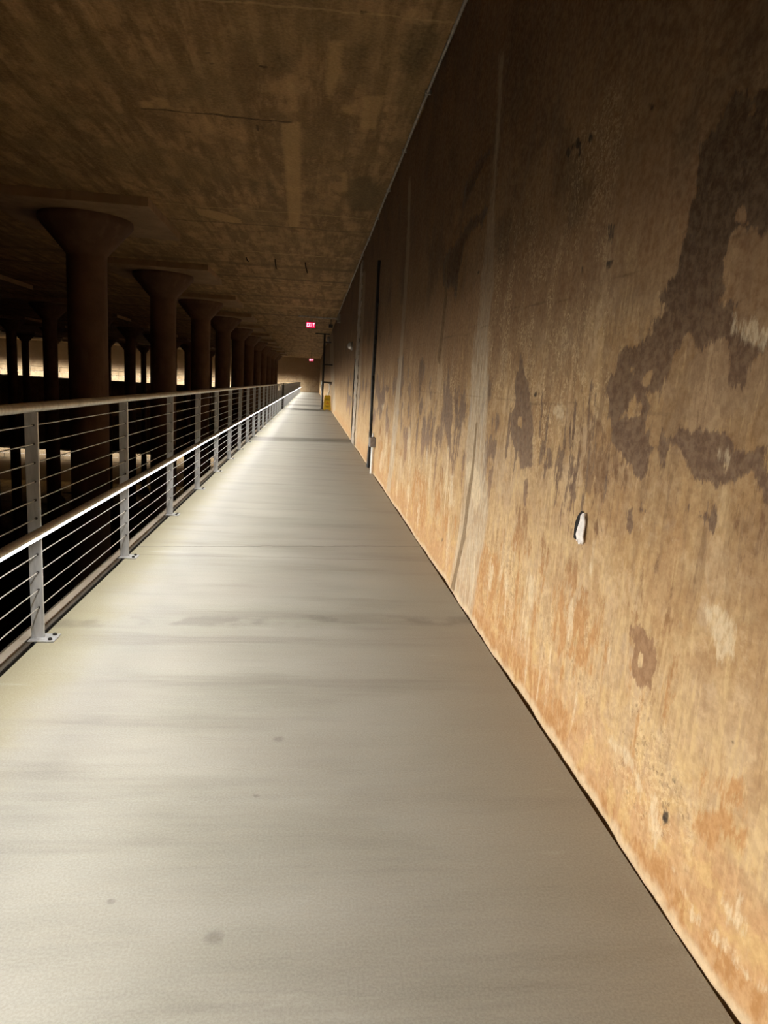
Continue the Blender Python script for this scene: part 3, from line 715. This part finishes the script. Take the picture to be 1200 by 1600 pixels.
secs = []
r1, ys1, dd, cc = make_railing(-5.9, 29.75, 'near steel cable railing with lit handrail along the left edge of the walkway', POST0 - 6*PSTEP)
r2, ys2, _, _ = make_railing(30.65, 76.95, 'distant steel cable railing beyond the dark gate gap, with lit handrail', 30.65)
for (ra, rb) in ((-5.9, 29.75), (30.65, 76.95)):
    n = round((rb-ra)/PSTEP); h = (rb-ra)/n
    for i in range(n):
        p = Vector((XP, ra+(i+.5)*h, 0)) + cc + dd*.010
        led_light(p, h*.97, (0, 1, 0), (1, 0, 0))

# dark steel gate closing the gap between the two railings
g = tag(link('railing_gate', None, None, (XP, 29.82, 0)), 'narrow dark steel gate in the gap between near and distant railings', 'gate')
for yy in (0, .76):
    MB().box(-.03, .03, yy-.03, yy+.03, -.0, RTOP+.02, .003).build('gate_post', M['pipe'], g)
for z in (.12, .55, 1.0): MB().box(-.02, .02, .035, .725, z-.02, z+.02, .003).build('gate_rail', M['pipe'], g)
for kx in range(6): MB().box(-.008, .008, .12+kx*.104-.008, .12+kx*.104+.008, .14, .98).build('baluster', M['pipe'], g)

# railing of the far cross walkway
root = tag(link('cable_railing', None, None, (XP, 77.14, 0)), 'farthest cable railing, crossing left along the foot of the end wall', 'railing', 'steel cable railings with lit handrails')
LX = -44.0
MB().tube([(.0, 0, RTOP), (LX, 0, RTOP)], .0215, 12).build('top_rail', M['rail'], root, True)
for z in CZ: MB().tube([(0, 0, z), (LX, 0, z)], .0026, 5, False).build('cable', M['cable'], root, True)
MB().tube([(0, .12, ZH), (LX, .12, ZH)], .0185, 12).build('handrail', M['rail'], root, True)
d = Vector((0, math.sin(LED_TILT), -math.cos(LED_TILT))); s = Vector((0, math.cos(LED_TILT), math.sin(LED_TILT)))
c = Vector((0, .12, ZH)) + d*.0165
prof = [c + s*.0095, c + s*.006 + d*.0055, c - s*.006 + d*.0055, c - s*.0095]
mb = MB(); v = [(x, q.y, q.z) for x in (0, LX) for q in prof]
mb.add(v, [(0,1,5,4),(1,2,6,5),(2,3,7,6),(3,0,4,7),(0,1,2,3),(4,5,6,7)]).build('light_strip', M['lens'], root)
PM2 = MB().box(-.006, .006, -.0275, .0275, -.10, RTOP-.019).mesh('post', M['steel'])
for i in range(30): link('post', PM2, root, (-i*PSTEP, 0, 0))
for i in range(15):
    p = Vector((XP - (i+.5)*2.93, 77.14, 0)) + c + d*.010
    led_light(p, 2.85, (-1, 0, 0), (0, 1, 0), 1.7)

# ---------------------------------------------------------------- things on the wall
# open expansion joint: black slot with torn edges
def ragged(name, yc, z0, z1, w0, w1, mat, proud, parent, n=46, seed=1):
    rnd = random.Random(seed); v = []; f = []
    for i in range(n+1):
        t = i/n; z = z0+(z1-z0)*t; w = w0+(w1-w0)*t
        a = w*.5*(1+rnd.uniform(-.28, .28)); b = w*.5*(1+rnd.uniform(-.28, .28))
        for (dy, px) in ((-a-.004, .004), (-a, -proud), (b, -proud), (b+.004, .004)):
            v.append((wall_x(yc+dy, z)+px, yc+dy, z))
    for i in range(n):
        for k_ in range(3): f.append((i*4+k_, i*4+k_+1, (i+1)*4+k_+1, (i+1)*4+k_))
    f.append((0,1,2,3)); f.append(tuple(n*4+q for q in range(4)))
    return MB().add(v, f).build(name, mat, parent)
ej = ragged('expansion_joint', 10.27, .004, 2.98, .16, .10, M['black'], .036, wall)
ej['label'] = 'black torn expansion joint strip'
j2 = ragged('expansion_joint', 14.98, .004, 1.75, .06, .05, M['black'], .016, wall, seed=4)
j2['label'] = 'thin dark wall joint'
j3 = ragged('joint_filler_band', 14.25, .004, 3.6, .75, .6, M['patchband'], .022, wall, seed=5)
j3['label'] = 'pale filled joint band'

# outlet box with white conduit by the joint
t = tag(link('outlet_box', None, None, (XW, 9.52, 0)), 'small grey outlet box on white conduit, low on the wall beside the black joint', 'outlet')
MB().box(-.085, -.002, -.075, .075, .38, .515, .006).build('box', M['greybox'], t)
MB().box(-.091, -.085, -.06, .06, .395, .50, .002).build('cover_plate', M['greybox'], t)
MB().tube([(-.035, 0, .004), (-.035, 0, .385)], .021, 14).build('conduit', M['white'], t, True)
MB().tube([(-.03, .06, .515), (-.03, .10, .56), (-.03, .19, .50), (-.03, .16, .40), (-.03, .10, .33)], .010, 8).build('cord', M['white'], t, True)

# round wall light and its cable
t = tag(link('wall_lamp', None, None, (XW, 16.37, 2.09)), 'small round silvery dome high on the wall past the black joint', 'wall lamp')
MB().lathe([(.10, -.0), (.10, -.03), (.09, -.05)], 28, 'X').build('base', M['greybox'], t, True)
MB().lathe([(.082, -.048), (.078, -.075), (.06, -.10), (.035, -.115), (.01, -.12)], 28, 'X').build('dome', M['mirror'], t, True)

# ceiling corner conduit with clips
cd = tag(link('conduit', None, None, (XW-.03, 0, ZC-.045)), 'long thin grey conduit clipped along the corner of wall and ceiling', 'conduit')
pts = [(.003*math.sin(q*1.7), q, .006*math.sin(q*.9)) for q in np.linspace(-5.9, 27.5, 60)]
MB().tube(pts, .0135, 10).build('tube', M['conduit'], cd, True)
CL = MB().box(-.022, .03, -.012, .012, -.018, .020, .003).mesh('clip', M['conduit'])
for i, yy in enumerate(np.arange(-4.5, 27, 1.55)): link('clip', CL, cd, (.003*math.sin(yy*1.7), yy, .006*math.sin(yy*.9)))

# broken plaster chip
def chip():
    root = tag(link('plaster_chip', None, None, (XW, 2.19, .80)), 'curled white flake of plaster over a dark slot in the near wall', 'plaster chip')
    # recess shade put in the colour: black pocket just proud of the rough face
    out = [(-.030,-.052),(.000,-.046),(.030,-.050),(.052,-.050),(.056,-.020),(.050,.006),(.036,.030),(.008,.052),(-.012,.054),(-.024,.030)]
    v = [(-.004 + wall_x(2.19+a, .8+b)-XW, a, b) for a, b in out]; n = len(v)
    v += [(.03, a*.9, b*.9) for a, b in out]
    MB().add(v, [tuple(range(n))] + [(i, (i+1) % n, n+(i+1) % n, n+i) for i in range(n)]).build('pocket', M['void'], root)
    # flake: thin curved shell, lifted at its far edge
    rows = []
    outl = [(-.050,-.052,-.012),(-.040,-.053,-.006),(-.025,-.053,-.005),(.0,-.052,-.010),(.025,-.050,-.018),(.042,-.046,-.026),(.054,-.040,-.034)]
    for (z, a0, a1) in outl:
        row = []
        for q in range(6):
            tt = q/5; a = a0+(a1-a0)*tt
            row.append((-.006 - .004*tt**1.6 - .002*math.sin(z*200), a, z + (.006*math.sin(tt*9) if z < -.045 else 0)))
        rows.append(row)
    v = [p for r in rows for p in r] + [(p[0]+.004, p[1], p[2]) for r in rows for p in r]; f = []; n6 = 6; N = len(rows)*6
    for i in range(len(rows)-1):
        for q in range(5):
            f.append((i*6+q, i*6+q+1, (i+1)*6+q+1, (i+1)*6+q)); f.append((N+i*6+q, N+(i+1)*6+q, N+(i+1)*6+q+1, N+i*6+q+1))
    ring = [q for q in range(6)] + [i*6+5 for i in range(1, len(rows))] + [(len(rows)-1)*6+q for q in range(4, -1, -1)] + [i*6 for i in range(len(rows)-2, 0, -1)]
    for a, b in zip(ring, ring[1:]+ring[:1]): f.append((a, b, N+b, N+a))
    MB().add(v, f).build('flake', M['chip'], root)
chip()

# ---------------------------------------------------------------- exit signs
LET = {'E': [(0,0,.2,1),(0,0,1,.18),(0,.41,.85,.59),(0,.82,1,1)], 'I': [(.4,0,.6,1)], 'T': [(0,.82,1,1),(.4,0,.6,1)]}
def exit_sign(y, x, z, label, sx=1.0):
    t = tag(link('exit_sign', None, None, (x, y, z)), label, 'exit sign', 'red exit signs over the walkway')
    w, h = .30*sx, .185*sx
    MB().box(-w/2-.012, w/2+.012, 0, .05, -h/2-.012, h/2+.012, .004).build('housing', M['dark'], t)
    MB().box(-w/2, w/2, -.006, -.0005, -h/2, h/2).build('face', M['exit_face'], t)
    mb = MB(); lw = w*.185; lh = h*.66; x0 = -w*.43
    for ch in 'EXIT':
        if ch == 'X':
            for s_ in (1, -1):
                a, b = (x0, x0+lw) if s_ > 0 else (x0+lw, x0)
                q = lw*.14
                v = [(a-q, yy, -lh/2) for yy in (-.011, -.0065)] + [(a+q, yy, -lh/2) for yy in (-.011, -.0065)] + [(b-q, yy, lh/2) for yy in (-.011, -.0065)] + [(b+q, yy, lh/2) for yy in (-.011, -.0065)]
                mb.add(v, [(0,2,6,4),(1,3,7,5),(0,1,5,4),(2,3,7,6),(0,1,3,2),(4,5,7,6)])
        else:
            for (a, b, c_, d_) in LET[ch]: mb.box(x0+a*lw, x0+c_*lw, -.011, -.0065, -lh/2+b*lh, -lh/2+d_*lh)
        x0 += w*.225
    mb.build('lettering', M['exit_text'], t)
    return t
exit_sign(24.5, -.10, 3.13, 'nearer red EXIT sign hanging from a bracket arm near the ceiling', 1.0)
br = tag(link('sign_bracket', None, None, (-.10, 24.52, 3.24)), 'horizontal pale steel arm from the wall carrying the nearer exit sign', 'bracket')
MB().box(-.42, XW+.10, -.03, .03, .13, .19, .004).build('arm', M['conduit'], br)
MB().tube([(0, .02, .005), (0, .02, .13)], .012, 8).build('stem', M['conduit'], br, True)
MB().box(.90, XW+.103, -.10, .10, .03, .30, .004).build('wall_plate', M['conduit'], br)
MB().box(.62, .76, -.05, .05, -.16, -.04, .004).build('junction_box', M['pipe'], br)
MB().tube([(.69, 0, -.045), (.69, 0, .13)], .014, 8).build('drop_stem', M['pipe'], br, True)
exit_sign(55.0, -.065, 2.86, 'farther small red EXIT sign close to the end wall', 1.05)
MB().tube([(0, .025, .11), (0, .025, ZC-2.86-.0)], .012, 8).build('stem', M['dark'], [o for o in COL.objects if o.name.startswith('exit_sign')][-1], True)

# ---------------------------------------------------------------- pole standing off the wall
t = tag(link('standpipe', None, None, (.52, 31.6, 0)), 'tall dark pipe standing off the wall behind the yellow floor sign', 'pipe')
MB().tube([(0, 0, .0), (-.005, 0, 3.36)], .045, 16).build('riser', M['pipe'], t, True)
MB().lathe([(.10, 0), (.10, .015), (.06, .03)], 20).build('floor_flange', M['pipe'], t, True)
MB().tube([(.22, 0, 3.33), (-.42, 0, 3.33)], .028, 12).build('top_arm', M['pipe'], t, True)
for z in (2.0, 1.22): MB().tube([(0, 0, z), (XW-.52, 0, z)], .030, 10).build('wall_bracket', M['pipe'], t, True)
MB().lathe([(.11, -.05), (.13, 0), (.11, .05)], 18, 'X', (.16, 0, 3.12)).build('valve_body', M['greybox'], t, True)
MB().tube([(.0, 0, 2.98), (.30, 0, 2.98)], .035, 10).build('cross_pipe', M['pipe'], t, True)
hs = tag(link('white_hose', None, None, (.78, 31.5, 0)), 'white hose hanging against the wall above the yellow floor sign', 'hose')
MB().tube([(.02, 0, 1.16), (.05, 0, 1.05), (.05, 0, .85), (.0, 0, .70), (-.04, 0, .62), (-.03, 0, .50)], .032, 10).build('hose', M['white'], hs, True)
MB().box(.02, XW-.78, -.03, .03, 1.12, 1.19, .004).build('hook', M['greybox'], hs)
pw = tag(link('pipe_stub', None, None, (.70, 46.0, 0)), 'short white pipe bending along the wall beyond the standpipe', 'pipe')
MB().tube([(.0, 0, 1.25), (-.03, 0, 1.0), (-.05, -.3, .75), (.03, -1.0, .45), (.07, -1.6, .2), (.08, -1.8, .005)], .05, 10).build('pipe', M['white'], pw, True)
MB().tube([(.0, 0, 1.2), (XW-.712, 0, 1.2)], .03, 8).build('bracket', M['greybox'], pw, True)

# ---------------------------------------------------------------- yellow A-frame floor sign
t = tag(link('floor_sign', None, None, (.74, 30.9, 0)), 'yellow plastic wet floor sign standing at the foot of the wall', 'floor sign')
t.rotation_euler = (0, 0, math.radians(6))
def leaf(sgn):
    prof = [(-.155,0),(-.105,0),(-.09,.035),(.09,.035),(.105,0),(.155,0),(.135,.60),(.10,.655),(.045,.66),(.04,.635),(-.04,.635),(-.045,.66),(-.10,.655),(-.135,.60)]
    v = []
    for th in (0, .012):
        for (x, z) in prof:
            v.append((x, sgn*(.15*(1-z/.66) + .008 + th), z+.001))
    n = len(prof); f = [tuple(range(n)), tuple(range(n, 2*n))] + [(i, (i+1) % n, n+(i+1) % n, n+i) for i in range(n)]
    return MB().add(v, f)
leaf(-1).build('front_leaf', M['yellow'], t); leaf(1).build('back_leaf', M['yellow'], t)
MB().tube([(-.10, 0, .645), (.10, 0, .645)], .012, 8).build('hinge', M['yellow'], t, True)
tri = MB()
def on_leaf(x, z, off=.003): return (x, -(.15*(1-z/.66) + .02 + off), z+.001)
def quad(mb, pts):
    v = [on_leaf(x, z) for x, z in pts] + [on_leaf(x, z, .001) for x, z in pts]; n = len(pts)
    mb.add(v, [tuple(range(n))] + [(i, (i+1) % n, n+(i+1) % n, n+i) for i in range(n)])
quad(tri, [(-.07,.28),(-.05,.28),(.0,.375),(.0,.40)]); quad(tri, [(.07,.28),(.05,.28),(.0,.375),(.0,.40)]); quad(tri, [(-.07,.28),(.07,.28),(.055,.292),(-.055,.292)])
quad(tri, [(-.01,.30),(.012,.305),(.02,.34),(-.004,.345)])
tri.build('warning_symbol', M['print_red'], t)
tx = MB()
for (zc, wd) in ((.50,.09),(.455,.11),(.20,.10),(.155,.08)):
    n = 5
    for q in range(n):
        a = -wd + q*2*wd/n; quad(tx, [(a, zc-.013), (a+2*wd/n*.7, zc-.013), (a+2*wd/n*.7, zc+.013), (a, zc+.013)])
tx.build('printed_text', M['print_black'], t)

# ---------------------------------------------------------------- rebar stubs hanging from the ceiling
for (x, y, l, dx, lab) in ((-1.50, 15.65, .10, .06, 'shortest dark steel stub poking from the ceiling, left of the three'),
                           (-.88, 15.65, .20, .03, 'middle dark steel stub hanging from the ceiling'),
                           (-.24, 15.75, .22, .06, 'right dark steel stub hanging from the ceiling, nearest the wall')):
    mb = MB().tube([(0, 0, .03), (dx*.3, 0, -l*.4), (dx, 0, -l)], .012, 8)
    tag(mb.build('steel_stub', M['void'], None, True, (x, y, ZC)), lab, 'metal stub', 'steel stubs hanging from the ceiling')
